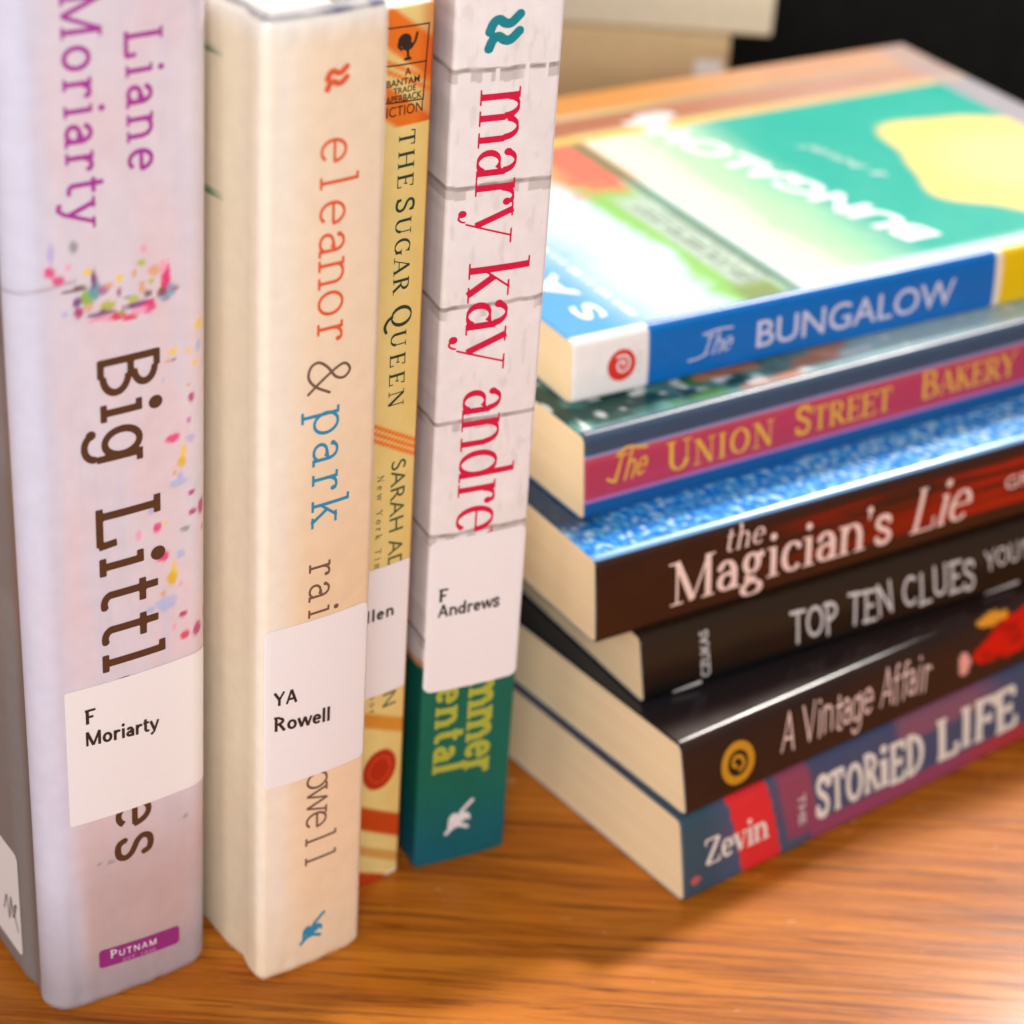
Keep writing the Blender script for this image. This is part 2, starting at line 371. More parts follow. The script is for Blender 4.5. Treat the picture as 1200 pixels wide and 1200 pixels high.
# ------------------------------------------------------------------ books
class Book:
    """local frame: spine faces -Y; upright: a -> X, s -> Z; lying: a -> Z, s -> X (a across the spine, s along it, d depth)"""
    def __init__(b, name, label, loc, rot, T, L, D, paint, mat, upright, r=1.2, bulge=0.4, skew=0.0, c=0.4, hard=False,
                 page=None, fine=(0.45, 0.8), side_fine=(6, 6), inset=0.2, group=None, cat='book', taper=0.0):
        b.T, b.L, b.D, b.up, b.r, b.bulge, b.k = T, L, D, upright, r, bulge, skew
        b.taper = taper
        b.root = thing(name, label, cat, loc, rot, group)
        a0 = np.arange(0, T+1e-6, T/max(8, round(T/fine[0])))
        corner = []
        rr = r
        na = max(3, int(rr/0.3)+2)
        angs = np.linspace(0, math.pi/2, na)
        ca = rr-rr*np.cos(angs); 
        amid = a0[(a0 > rr+0.05) & (a0 < T-rr-0.05)]
        alist = np.concatenate([ca, amid, (T-ca)[::-1]])
        def depths(n):
            lo = rr
            return lo+(D-lo)*np.linspace(1, 0, n+1)[:-1]**(1.8 if hard else 1.0)
        dA, dB = depths(side_fine[0]), depths(side_fine[1])
        pa = np.concatenate([np.zeros(len(dA)), alist, np.full(len(dB), T)])
        pd = np.concatenate([dA, b.prof(alist), dB[::-1]])
        reg = np.concatenate([np.zeros(len(dA)), np.ones(len(alist)), np.full(len(dB), 2)]).astype(int)
        nP = len(pa)
        # inner profile
        pi_a = np.clip(pa, c, T-c); pi_d = np.where(reg == 1, np.maximum(pd+c, c), pd)
        pi_d = np.where((reg == 1), np.minimum(pi_d, np.maximum(rr, c)+c*0.2), pi_d)
        ns = int(L/fine[1])+1; S = np.linspace(0, L, ns); eS = np.array([.25, .5, .8, 1.2, 1.7, 2.3]); S = np.unique(np.concatenate([S, eS, L-eS])); ns = len(S)
        A, SS = np.meshgrid(pa, S); Dd, _ = np.meshgrid(pd, S); R, _ = np.meshgrid(reg, S)
        e_ = np.minimum(SS, L-SS); wr = 0.9 if hard else 0.22; rw = 2.4 if hard else 0.9
        w_ = wr*np.clip(1-e_/rw, 0, 1)**2 + (0.30 if hard else 0.05)*(vnoise(A*.5+Dd*.3, SS*.25, 77)-.5)*np.clip(1-e_/9, 0, 1)
        cn = np.clip(np.minimum(A, T-A)/max(r, .8), 0, 1)
        A2 = A + w_*np.where(A < T/2, 1, -1)*(1-cn); D2 = Dd + np.where(R == 1, w_, 0)
        if hard: A2 = A2 + np.where(R == 0, 1, -1)*np.where(R == 1, 0, 0.9*np.exp(-((Dd-9.5)/2.6)**2))
        outer = b.loc3(A2.ravel(), SS.ravel(), D2.ravel())
        colr = paint(A.ravel(), SS.ravel(), Dd.ravel(), R.ravel())
        Sin = np.array([0.0, L]); Ai, Si = np.meshgrid(pi_a, Sin); Di, _ = np.meshgrid(pi_d, Sin)
        inner = b.loc3(Ai.ravel(), Si.ravel(), Di.ravel())
        V = np.concatenate([outer, inner]); nO = len(outer)
        flip = not upright
        Fc = []
        def q(i, j, k, l): Fc.append((i, j, k, l) if not flip else (l, k, j, i))
        idx = np.arange(nO).reshape(ns, nP)
        for m in range(ns-1):
            for n in range(nP-1):
                q(idx[m, n], idx[m, n+1], idx[m+1, n+1], idx[m+1, n])
        i0 = nO; i1 = nO+nP
        for n in range(nP-1):
            q(i1+n, i1+n+1, i0+n+1, i0+n)
            q(i0+n, i0+n+1, idx[0, n+1], idx[0, n])
            q(idx[-1, n], idx[-1, n+1], i1+n+1, i1+n)
        for m in range(ns-1):
            pass
        q(*(list(idx[::-1, 0][[0, -1]])+[i0, i1])); q(idx[0, -1], idx[-1, -1], i1+nP-1, i0+nP-1)
        edge = colr[np.concatenate([np.arange(nP), np.arange(nP)+(ns-1)*nP])]*0.35+0.45
        P = np.concatenate([colr, edge])
        b.cover = mesh_obj('cover', V, Fc, mat, b.root, P, smooth=False)
        me = b.cover.data
        sm = np.zeros(len(me.polygons), bool); sm[:(ns-1)*(nP-1)] = True
        me.polygons.foreach_set('use_smooth', sm)
        # page block: the cover's inner outline, extruded
        g = c+0.12; ins = inset; rg = max(r-g, 0.15); rc = max(r, g+0.15)
        th = np.linspace(0, math.pi/2, 5)
        cA = [(rc-rg*math.cos(t), rc-rg*math.sin(t)) for t in th]; dsp = rc-rg
        mid = [(a, dsp) for a in np.linspace(rc, T-rc, 7)[1:-1]]
        cB = [(T-x, y) for x, y in cA[::-1]]
        Dp = D-(3.0 if hard else 0.6)
        pl = [(g, Dp)]+cA+mid+cB+[(T-g, Dp)]; pl = np.array(pl)
        bul = b.bulge*np.clip(1-((pl[:, 0]-T/2)/(T/2))**2, 0, 1)*(pl[:, 1] < Dp-1)
        pl[:, 1] -= bul*0.8
        n_ = len(pl); vs = np.concatenate([b.loc3(pl[:, 0], np.full(n_, sv), pl[:, 1]) for sv in (ins, L-ins)])
        f0 = list(range(n_)); f1 = [n_+i for i in f0]
        sides = [(i, (i+1) % n_, n_+(i+1) % n_, n_+i) for i in range(n_)]
        fs = [tuple(f0[::-1]), tuple(f1)]+sides if upright else [tuple(f0), tuple(f1[::-1])]+[q_[::-1] for q_ in sides]
        b.pages = mesh_obj('page_block', vs, fs, page or (PAGE_X if upright else PAGE_Z), b.root)
    def prof(b, a):
        a = np.asarray(a, float); T, r = b.T, b.r
        e = np.minimum(a, T-a); d = np.where(e < r, r-np.sqrt(np.maximum(r*r-(r-e)**2, 0)), 0)
        return d-b.bulge*np.clip(1-((a-T/2)/(T/2))**2, 0, 1)
    def loc3(b, a, s, d):
        dd = d-b.k*(1-a/b.T)
        a = a*(1+b.taper*s/b.L)
        return np.stack([a, dd, s], 1) if b.up else np.stack([s, dd, a], 1)
    def on_spine(b, a, s, lift):
        a = np.clip(np.asarray(a, float), 0.02, b.T-0.02)
        e = 0.05; d0 = b.prof(a); sl = (b.prof(np.minimum(a+e, b.T))-b.prof(np.maximum(a-e, 0)))/(np.minimum(a+e, b.T)-np.maximum(a-e, 0))
        n = np.sqrt(1+sl*sl)
        return b.loc3(a+sl/n*lift, s, d0-lift/n)
    def mark(b, name, VF, mat, fmap, parent=None, lift=0.10):
        V, Fc = VF
        a, s = fmap(V[:, 0], V[:, 1])
        return mesh_obj(name, b.on_spine(a, s, lift), Fc, mat, parent or b.root)
    def down(b, name, VF, mat, a0, s0, **k):      # text running from top to bottom of an upright spine
        return b.mark(name, VF, mat, lambda x, y: (a0+y, s0-x), **k)
    def across(b, name, VF, mat, a0, s0, tilt=0.0, **k):    # text running across an upright spine
        return b.mark(name, VF, mat, lambda x, y: (a0+x, s0+y+tilt*x), **k)
    def along(b, name, VF, mat, s0, a0, **k):     # text running along a lying spine
        return b.mark(name, VF, mat, lambda x, y: (a0+y, s0+x), **k)
    def shape(b, name, fn, box, cell, mat, **k):
        """box = (a0, a1, s0, s1); fn(a, s) signed distance"""
        return b.mark(name, march(fn, *box, cell, 5), mat, lambda x, y: (x, y), **k)
    def sticker(b, name, quad, r=1.2, lift=0.24):
        a0, a1, s0, s1 = quad
        V, Fc = march(lambda X, Y: sd_box(X, Y, a0, s0, a1, s1, r), a0-.5, a1+.5, s0-.5, s1+.5, .4, 2)
        return b.mark(name, (V, Fc), M_LABEL, lambda x, y: (x, y), lift=lift)
    def on_cover(b, name, VF, mat, fmap, lift=0.08):   # on the upper side of a lying book
        V, Fc = VF; s, d = fmap(V[:, 0], V[:, 1])
        p = b.loc3(np.full(len(s), b.T+lift), s, d)
        return mesh_obj(name, p, Fc, mat, b.root)
    def on_side(b, name, VF, mat, fmap, lift=0.12, parent=None):   # on the left board of an upright book
        V, Fc = VF; d, s = fmap(V[:, 0], V[:, 1])
        p = b.loc3(np.full(len(s), -lift), s, d)
        return mesh_obj(name, p, Fc, mat, parent or b.root)

def strokes_sd(paths, w, round_=True):
    segs = []
    for p in paths:
        for (x0, y0), (x1, y1) in zip(p[:-1], p[1:]): segs.append((x0, y0, x1, y1))
    def fn(X, Y):
        D = np.full(X.shape, 99.0)
        for s in segs: D = np.minimum(D, sd_seg(X, Y, *s, w, butt=not round_))
        return D
    return fn
def union(*fns):
    return lambda X, Y: np.minimum.reduce([f(X, Y) for f in fns])
def disc(cx, cy, rx, ry):
    return lambda X, Y: (np.hypot((X-cx)/rx, (Y-cy)/ry)-1)*min(rx, ry)
def place(fn, cx, cy, sx, sy, rot=0):
    ca, sa = math.cos(rot), math.sin(rot)
    def g(X, Y):
        x, y = X-cx, Y-cy
        return fn((x*ca+y*sa)/sx, (-x*sa+y*ca)/sy)*min(sx, sy)
    return g

# ================================================================== THE SETTING: table top
def wood_mat():
    m, nt, b = new_mat('varnished_orange_wood')
    tc = N(nt, 'ShaderNodeTexCoord')
    def noise(sx, sy, detail=4, rough=.55, dist=0.0):
        mp = N(nt, 'ShaderNodeMapping'); mp.inputs['Scale'].default_value = (sx, sy, 1); mp.inputs['Rotation'].default_value = (0, 0, math.radians(-1.5))
        nt.links.new(tc.outputs['Object'], mp.inputs['Vector'])
        n = N(nt, 'ShaderNodeTexNoise'); n.inputs['Scale'].default_value = 1; n.inputs['Detail'].default_value = detail; n.inputs['Roughness'].default_value = rough; n.inputs['Distortion'].default_value = dist
        nt.links.new(mp.outputs[0], n.inputs['Vector']); return n
    big = noise(5, 85, 4, .55, .5); fine = noise(16, 480, 6, .66, .8); pore = noise(34, 1500, 4, .65); patch = noise(9, 12, 3)
    r1 = N(nt, 'ShaderNodeValToRGB'); cr = r1.color_ramp
    cr.elements[0].position = .30; cr.elements[0].color = (.33, .082, .006, 1)
    cr.elements[1].position = .72; cr.elements[1].color = (.62, .212, .018, 1)
    e = cr.elements.new(.5); e.color = (.50, .148, .010, 1)
    nt.links.new(big.outputs['Fac'], r1.inputs[0])
    r2 = N(nt, 'ShaderNodeValToRGB'); c2 = r2.color_ramp
    c2.elements[0].position = .36; c2.elements[0].color = (.24, .15, .09, 1); c2.elements[1].position = .50; c2.elements[1].color = (1, 1, 1, 1)
    nt.links.new(fine.outputs['Fac'], r2.inputs[0])
    mx = N(nt, 'ShaderNodeMixRGB', blend_type='MULTIPLY'); mx.inputs[0].default_value = .65
    nt.links.new(r1.outputs[0], mx.inputs[1]); nt.links.new(r2.outputs[0], mx.inputs[2])
    r3 = N(nt, 'ShaderNodeValToRGB'); c3 = r3.color_ramp
    c3.elements[0].position = .33; c3.elements[0].color = (.25, .18, .14, 1); c3.elements[1].position = .43; c3.elements[1].color = (1, 1, 1, 1)
    nt.links.new(pore.outputs['Fac'], r3.inputs[0])
    mx2 = N(nt, 'ShaderNodeMixRGB', blend_type='MULTIPLY'); mx2.inputs[0].default_value = .55
    nt.links.new(mx.outputs[0], mx2.inputs[1]); nt.links.new(r3.outputs[0], mx2.inputs[2])
    streak = noise(9, 260, 6, .66, 1.1); r5 = N(nt, 'ShaderNodeValToRGB'); r5.color_ramp.elements[0].position = .575; r5.color_ramp.elements[0].color = (1, 1, 1, 1); r5.color_ramp.elements[1].position = .64; r5.color_ramp.elements[1].color = (.30, .20, .13, 1)
    nt.links.new(streak.outputs['Fac'], r5.inputs[0])
    mx4 = N(nt, 'ShaderNodeMixRGB', blend_type='MULTIPLY'); mx4.inputs[0].default_value = .6
    nt.links.new(mx2.outputs[0], mx4.inputs[1]); nt.links.new(r5.outputs[0], mx4.inputs[2]); mx2 = mx4
    # worn flecks
    fl = noise(110, 520, 2, .5); r4 = N(nt, 'ShaderNodeValToRGB'); r4.color_ramp.elements[0].position = .725; r4.color_ramp.elements[0].color = (0, 0, 0, 1); r4.color_ramp.elements[1].position = .77; r4.color_ramp.elements[1].color = (.8, .8, .8, 1)
    nt.links.new(fl.outputs['Fac'], r4.inputs[0])
    mx3 = N(nt, 'ShaderNodeMixRGB', blend_type='MIX'); mx3.inputs[2].default_value = (.75, .55, .40, 1)
    nt.links.new(r4.outputs[0], mx3.inputs[0]); nt.links.new(mx2.outputs[0], mx3.inputs[1])
    nt.links.new(mx3.outputs[0], b.inputs['Base Color'])
    rr = N(nt, 'ShaderNodeMapRange'); rr.inputs['To Min'].default_value = .34; rr.inputs['To Max'].default_value = .5; b.inputs['Specular IOR Level'].default_value = .10; b.inputs['Coat Weight'].default_value = .3; b.inputs['Coat Roughness'].default_value = .16
    nt.links.new(patch.outputs['Fac'], rr.inputs['Value']); nt.links.new(rr.outputs[0], b.inputs['Roughness'])
    bp = N(nt, 'ShaderNodeBump'); bp.inputs['Strength'].default_value = .5; bp.inputs['Distance'].default_value = .0006
    nt.links.new(fine.outputs['Fac'], bp.inputs['Height']); nt.links.new(bp.outputs[0], b.inputs['Normal'])
    return m
def slab(x0, x1, y0, y1, z0, z1):
    v = [(x, y, z) for z in (z0, z1) for y in (y0, y1) for x in (x0, x1)]
    f = [(0, 2, 3, 1), (4, 5, 7, 6), (0, 1, 5, 4), (2, 6, 7, 3), (0, 4, 6, 2), (1, 3, 7, 5)]
    return v, f
tb = mesh_obj('table_top', *slab(-420, 560, 120, 960, -26, 0), wood_mat()); tb['kind'] = 'structure'
tb['label'] = 'orange brown varnished wooden table top with dark grain'

# black board standing behind everything
m, nt, b_ = new_mat('dull_black_board')
tc = N(nt, 'ShaderNodeTexCoord'); ns = N(nt, 'ShaderNodeTexNoise'); ns.inputs['Scale'].default_value = 90; nt.links.new(tc.outputs['Object'], ns.inputs['Vector'])
rp = N(nt, 'ShaderNodeValToRGB'); rp.color_ramp.elements[0].color = (.006, .007, .006, 1); rp.color_ramp.elements[1].color = (.014, .015, .014, 1)
nt.links.new(ns.outputs['Fac'], rp.inputs[0]); nt.links.new(rp.outputs[0], b_.inputs['Base Color']); b_.inputs['Roughness'].default_value = .8; b_.inputs['Specular IOR Level'].default_value = .1
bb = mesh_obj('black_board', *slab(-260, 480, 835, 845, 0, 190), m)
bb['label'] = 'plain black board upright in the far background'; bb['category'] = 'board'

# ================================================================== UPRIGHT BOOKS
GRP_UP = 'books standing upright in a row'
GRP_ST = 'books lying in the stack'
PAL = dict(pk=(228, 60, 130), lv=(190, 180, 222), gy=(150, 150, 150), lp=(240, 165, 190), br=(120, 90, 85), gr=(140, 180, 70), tl=(90, 165, 175), vi=(120, 60, 125),
           mv=(170, 110, 150), mg=(185, 45, 115), yg=(180, 190, 60), rd=(222, 55, 95), bl=(130, 165, 190), ye=(240, 205, 90), yo=(228, 185, 20), lb=(180, 190, 225), lm=(205, 130, 180))
PAL['or'] = (225, 170, 130)
DOTS = [(6.5,171.2,0.95,0.95,'pk'),(7.9,169.4,0.98,0.83,'pk'),(6.8,174.8,0.57,1.70,'lv'),(10.8,175.3,0.68,1.14,'gy'),(9.7,171.7,0.45,0.57,'lp'),(11.6,167.2,1.33,0.53,'br'),(9.8,167.0,1.52,0.19,'br'),(12.9,165.1,1.33,1.33,'gr'),(14.4,166.2,1.06,1.52,'tl'),(14.2,168.6,0.53,1.52,'vi'),(15.9,166.1,1.14,0.76,'mv'),(11.1,164.5,0.76,0.95,'vi'),(11.3,162.5,0.83,0.95,'mg'),(16.5,162.7,1.44,0.83,'yg'),(21.4,163.1,1.14,0.68,'yg'),(15.5,161.5,2.46,0.57,'vi'),(16.6,160.4,3.60,0.53,'lp'),(18.4,160.4,1.33,0.76,'rd'),(22.5,161.8,2.84,0.61,'vi'),(24.3,160.9,1.44,1.14,'pk'),(20.7,159.6,1.33,0.61,'rd'),(22.5,160.5,1.52,0.68,'lp'),(27.7,164.6,0.95,2.84,'rd'),(28.0,166.2,0.61,2.27,'pk'),(26.9,163.1,0.95,0.76,'br'),(28.8,163.2,0.95,1.14,'bl'),(27.6,161.8,1.14,0.57,'bl'),(23.0,169.8,0.83,0.53,'yg'),(21.7,168.1,0.53,0.61,'or'),(25.5,167.7,1.14,0.95,'or'),(24.2,163.6,0.76,0.61,'br'),(23.1,164.6,0.61,0.76,'or'),(18.9,167.7,0.68,0.68,'ye'),(17.1,166.7,0.68,0.53,'or'),(18.8,165.1,0.45,0.76,'mv'),(20.3,163.5,1.33,0.30,'gy'),(23.5,172.4,0.61,0.61,'lp'),(34.6,154.5,1.14,1.21,'ye'),(8.8,162.7,0.61,0.53,'lv'),(13.1,163.2,0.68,0.61,'or'),(29.6,163.2,0.76,0.53,'mv'),(23.2,165.8,0.53,0.45,'or'),(19.1,160.9,0.53,0.45,'gr'),(24.9,165.8,0.61,0.45,'yg'),(27.2,168.1,0.76,1.14,'lp'),(13.1,170.1,0.76,0.61,'ye'),
(29.0,150.6,0.98,0.83,'ye'),(32.2,149.8,0.68,0.68,'ye'),(29.1,148.8,0.61,0.30,'mv'),(28.1,148.8,0.68,0.38,'or'),(33.7,146.9,0.76,0.76,'ye'),(32.8,139.9,0.76,1.36,'mg'),(32.2,135.2,0.61,0.76,'lm'),(28.8,132.3,1.70,1.14,'pk'),(32.6,131.3,1.06,0.95,'lv'),(31.1,128.9,0.68,1.70,'ye'),(30.7,126.7,1.06,1.36,'yo'),(29.2,124.8,0.53,0.61,'or'),(30.4,123.8,0.76,0.95,'lv'),(29.8,122.4,2.27,0.91,'lb'),(32.8,119.4,0.95,0.68,'mg'),(27.0,145.1,0.38,0.45,'lb'),(34.4,150.1,0.76,1.14,'lb'),(32.2,142.6,0.76,0.30,'or'),
(35.2,115.2,1.06,1.97,'mg'),(33.0,115.0,1.06,0.76,'mg'),(25.4,113.9,1.06,1.21,'pk'),(21.5,113.4,0.76,1.36,'lp'),(27.2,114.5,0.45,0.61,'ye'),(26.5,107.0,1.52,1.21,'pk'),(30.4,106.3,1.06,0.91,'lb'),(28.9,103.2,0.76,2.27,'ye'),(28.4,101.4,1.21,1.67,'yo'),(30.3,99.5,0.45,0.76,'lp'),(26.6,98.6,0.76,0.76,'or'),(27.2,96.1,2.65,1.82,'lb'),(23.8,95.7,1.06,0.91,'lb'),(30.8,92.3,1.06,0.91,'mg'),(34.2,87.5,1.21,1.82,'mg'),(31.2,87.2,1.21,1.06,'rd'),(28.9,89.9,0.45,0.76,'lp'),(24.4,118.0,1.06,0.91,'lv'),(36.5,89.8,0.61,1.21,'lm'),(35.7,110.2,0.45,0.76,'gy'),(31.4,111.8,1.21,0.61,'gy'),(36.2,59.8,0.61,1.06,'yg'),(36.2,63.7,0.61,1.52,'lm'),(31.1,41.9,0.76,0.61,'gy'),(11.5,37.4,0.76,0.45,'gy'),(14.0,37.1,1.06,0.45,'gy')]

def paint_lavender(a, s, d, reg):
    n = fbm(a/9, s/22, 3); n2 = fbm(a/3, s/30, 8)
    c = fill(a.shape, lin(222, 210, 218))
    c = mix(c, lin(226, 204, 210), step(.4, .75, n)); c = mix(c, lin(212, 206, 220), step(.5, .8, n2)*.6)
    c = mix(c, lin(206, 206, 226), (1-step(4, 9, a))*.7*(reg == 1))
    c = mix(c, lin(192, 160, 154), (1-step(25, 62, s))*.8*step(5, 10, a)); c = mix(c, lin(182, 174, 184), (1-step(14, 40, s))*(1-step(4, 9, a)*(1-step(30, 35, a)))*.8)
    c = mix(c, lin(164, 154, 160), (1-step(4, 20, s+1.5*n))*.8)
    for (x, y, rx, ry, k) in DOTS:
        if y > 156 and ry > .4: rx, ry = rx*1.2, ry*1.3
        q = np.hypot((a-x)/rx, (s-y)/ry) + .35*(vnoise(a*1.6, s*1.6, 5)-.5)
        c = mix(c, lin(*PAL[k]), (reg == 1)*(1-step(.6, 1.15, q))*.92)
    wr = np.exp(-((s-168-(a-4)*.12)/.35)**2)*(a < 11)*(reg == 1)
    c = mix(c, lin(150, 120, 125), wr*.5)
    sd = reg == 0
    c = mix(c, lin(132, 128, 128), sd*1.0)
    c = mix(c, lin(112, 108, 108), sd*step(.45, .6, vnoise(d/16, s/28, 4))*.5)
    return c
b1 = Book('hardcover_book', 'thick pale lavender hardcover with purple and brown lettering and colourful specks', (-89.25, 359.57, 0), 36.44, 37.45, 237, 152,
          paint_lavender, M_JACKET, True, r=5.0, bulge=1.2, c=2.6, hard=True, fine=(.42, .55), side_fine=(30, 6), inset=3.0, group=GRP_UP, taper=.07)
PURPLE = ink('purple_ink', (168, 52, 150)); BROWN = ink('brown_ink', (84, 52, 34)); BLACK = ink('black_ink', (48, 34, 32))
b1.down('author_lettering', lay_text('Liane', LSLAB, 4.8, 26.0), PURPLE, 20.8, 213.2)
b1.down('author_lettering', lay_text('Moriarty', LSLAB, 4.9, 42.0), PURPLE, 9.9, 221.0)
b1.down('title_lettering', lay_text('Big', SLAB, 8.1, 23.6), BROWN, 14.6, 153.8)
b1.down('title_lettering', lay_text('Little', SLAB, 9.0, 48.0), BROWN, 13.5, 122.0)
b1.down('title_lettering', lay_text('Lies', SLAB, 8.0, 31.5), BROWN, 15.2, 67.5)
st = b1.sticker('call_label', (5.6, 35.9, 49.2, 82.0), .5)
b1.across('lettering', plain('F', 3.3), BLACK, 9.3, 73.4, parent=st, lift=.36)
b1.across('lettering', plain('Moriarty', 3.4, 15.9), BLACK, 9.2, 68.2, tilt=-.08, parent=st, lift=.36)
pb = b1.shape('imprint_panel', lambda X, Y: sd_box(X, Y+.06*(X-20), 10.6, 9.0, 29.4, 13.9, .9), (10, 30, 7, 16), .3, ink('plum_ink', (150, 45, 125)))
b1.across('lettering', lay_text('Putnam', PLAIN, 1.55, 13.6, caps=.75), M_LABEL, 13.0, 11.5, tilt=-.06, parent=pb, lift=.2)
b1.across('lettering', sans('EST. 1838', .9, 7.6), ink('pale_plum_ink', (205, 140, 190)), 16.0, 9.6, tilt=-.06, parent=pb, lift=.2)
ls = b1.on_side('barcode_sticker', march(lambda X, Y: sd_box(X, Y, 14.0, 6.0, 62, 33.5, 1.5), 13, 63, 5, 35, .6), M_LABEL, lambda x, y: (x, y))
zz = spline([(15.5, 12), (17.2, 17), (15.8, 19), (17.8, 14.5), (18.5, 19.5), (19.8, 13), (20.8, 18.5), (22.5, 14)])
b1.on_side('handwriting', march(strokes_sd([zz], .45), 14.5, 24, 10, 22, .25), ink('grey_pencil', (110, 104, 104)), lambda x, y: (x, y), lift=.22, parent=ls)

def paint_peach(a, s, d, reg):
    c = fill(a.shape, lin(242, 230, 210))
    t = step(2, 12, a); low = 1-step(30, 200, s)
    c = mix(c, lin(242, 213, 178), t*(.65+.35*low))
    c = mix(c, lin(240, 228, 216), np.exp(-((a-4.2)/1.3)**2)*.45*(reg == 1))  # pale upright streak: reflection in the jacket film, painted into the colour
    c = mix(c, lin(232, 196, 150), step(40, 90, s)*(1-step(90, 150, s))*t*.4)
    c = mix(c, lin(238, 214, 182), (1-step(0, 26, s))*.8)
    c = mix(c, lin(238, 222, 192), (reg == 0)*.9)
    for (dd, ss, sl) in ((18.6, 205, .5), (18.3, 178, .5)):
        c = mix(c, lin(70, 130, 90), (reg == 0)*(1-step(.4, .9, np.abs(s-ss+(d-dd)*sl)))*(np.abs(d-dd+.6) < 1.9))
    c = mix(c, lin(248, 246, 242), step(b2T-1.3, b2T-.3, a)*.9)  # whitish right edge: highlight on the plastic, painted in
    c = mix(c, lin(240, 236, 228), step(209, 214.5, s)*.7)
    c = mix(c, lin(84, 80, 110), step(214.7, 215.1, s)*(.45+.5*vnoise(a*.5+d*.4, s*0, 6)))  # dark line at the head: painted shade between jacket and board
    return c
b2T = 25.82
b2 = Book('hardcover_book', 'peach and cream hardcover with orange and blue typewriter lettering, second from left', (-47.59, 374.3, 0), 37.49, b2T, 215.7, 146,
          paint_peach, M_JACKET, True, r=1.7, bulge=.9, c=2.6, hard=True, fine=(.4, .8), side_fine=(16, 6), inset=3.0, group=GRP_UP)
ORANGE = ink('orange_ink', (226, 92, 52)); BLUE = ink('blue_ink', (38, 140, 178)); GREYB = ink('grey_brown_ink', (116, 88, 74))
b2.down('title_lettering', lay_text('eleanor', TYPE, 5.6, 41.8, mono=.54), ORANGE, 11.1, 193.0)
b2.down('title_lettering', lay_text('&', dict(k=.045, t=.04, round=True, pw=.042), 6.8), GREYB, 9.2, 149.2)
b2.down('title_lettering', lay_text('park', TYPE, 5.8, 26.2, mono=.54), BLUE, 10.6, 138.6)
b2.down('author_lettering', lay_text('rainbow', TYPE, 4.9, 34.5, mono=.54), GREYB, 10.3, 105.0)
b2.down('author_lettering', lay_text('rowell', TYPE, 5.2, 31.5, mono=.54), GREYB, 10.6, 58.6)
wave = strokes_sd([spline([(.06, .0), (.16, .24), (.32, .33), (.5, .22), (.68, .22), (.92, .44)]), spline([(.06, .48), (.16, .72), (.32, .81), (.5, .7), (.68, .7), (.92, .92)])], .27)
b2.shape('wave_emblem', place(wave, 12.0, 201.6, 4.6, 4.0), (11, 18, 200, 207), .12, ORANGE)
bird = union(strokes_sd([spline([(.0, .0), (.25, .18), (.5, .22), (.8, .1)]), spline([(.12, .12), (.15, .5), (.32, .6), (.42, .4)]), spline([(.45, .25), (.5, .6), (.75, .85), (.95, 1.0)]), spline([(.55, .5), (.75, .55), (.85, .4)])], .13), disc(.38, .38, .2, .17), disc(.6, .48, .17, .16))
b2.shape('winged_emblem', place(bird, 9.9, 7.4, 6.0, 6.6), (9, 17, 6.5, 15), .15, BLUE)
st = b2.sticker('call_label', (.9, 24.6, 52.4, 91.2), 1.4)
b2.across('lettering', plain('YA', 3.3, 5.4), BLACK, 2.7, 72.9, tilt=-.05, parent=st, lift=.36)
b2.across('lettering', plain('Rowell', 3.4, 13.3), BLACK, 2.7, 66.7, tilt=-.12, parent=st, lift=.36)

def paint_gold(a, s, d, reg):
    c = fill(a.shape, lin(232, 206, 128))
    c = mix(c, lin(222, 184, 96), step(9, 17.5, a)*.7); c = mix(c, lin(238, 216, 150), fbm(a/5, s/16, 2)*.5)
    OR, RD = lin(232, 112, 18), lin(196, 66, 20)
    top = s > 184
    for (s0, s1) in ((198.5, 207), (184.5, 191.5)):
        v = s+(a-9)*.75
        c = mix(c, OR, top*step(s0-.8, s0+.8, v)*(1-step(s1-.8, s1+.8, v))*.95)
    c = mix(c, RD, top*step(13, 17, a)*.55)
    for p in (194.6, 196.4): c = mix(c, OR, (1-step(.3, .8, np.abs(s+(a-9)*.5-p)))*.8)
    for p in (117.4, 115.8, 114.2): c = mix(c, OR, (1-step(.35, .75, np.abs(s+(a-12)*.58-p)))*.9)
    c = mix(c, lin(214, 140, 40), step(42.0, 43.2, s+(a-12)*.5)*(1-step(46, 47.2, s+(a-12)*.5))*.95)
    c = mix(c, lin(196, 70, 20), step(13.2, 14, s+(a-12)*.6)*(1-step(19.8, 20.6, s+(a-12)*.6)))
    c = mix(c, lin(206, 140, 60), step(6.0, 6.6, s+(a-12)*.6)*(1-step(8.8, 9.4, s+(a-12)*.6))*.8)
    c = mix(c, lin(190, 60, 20), 1-step(1.6, 2.4, s+(a-12)*.5))
    q = np.hypot((a-11.3)/4.7, (s-32)/5.6)
    c = mix(c, lin(182, 44, 18), (1-step(.93, 1.02, q))*(reg == 1)); c = mix(c, lin(214, 74, 34), (np.abs(q-.62) < .07)*.8*(reg == 1))
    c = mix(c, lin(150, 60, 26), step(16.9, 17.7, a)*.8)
    c = mix(c, lin(235, 220, 200), (s < 1.6)*step(13, 15, a)*.8)
    return c
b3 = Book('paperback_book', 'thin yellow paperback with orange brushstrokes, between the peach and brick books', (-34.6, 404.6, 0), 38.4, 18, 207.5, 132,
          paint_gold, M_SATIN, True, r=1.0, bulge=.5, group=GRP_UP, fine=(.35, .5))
DKG = ink('dark_green_ink', (28, 62, 50)); MIDG = ink('olive_green_ink', (74, 92, 58))
b3.down('title_lettering', lay_text('The', ROMAN, 2.7, 11.8, caps=1.0), DKG, 10.1, 183.3)
b3.down('title_lettering', lay_text('S', ROMAN, 3.1), DKG, 10.0, 169.6)
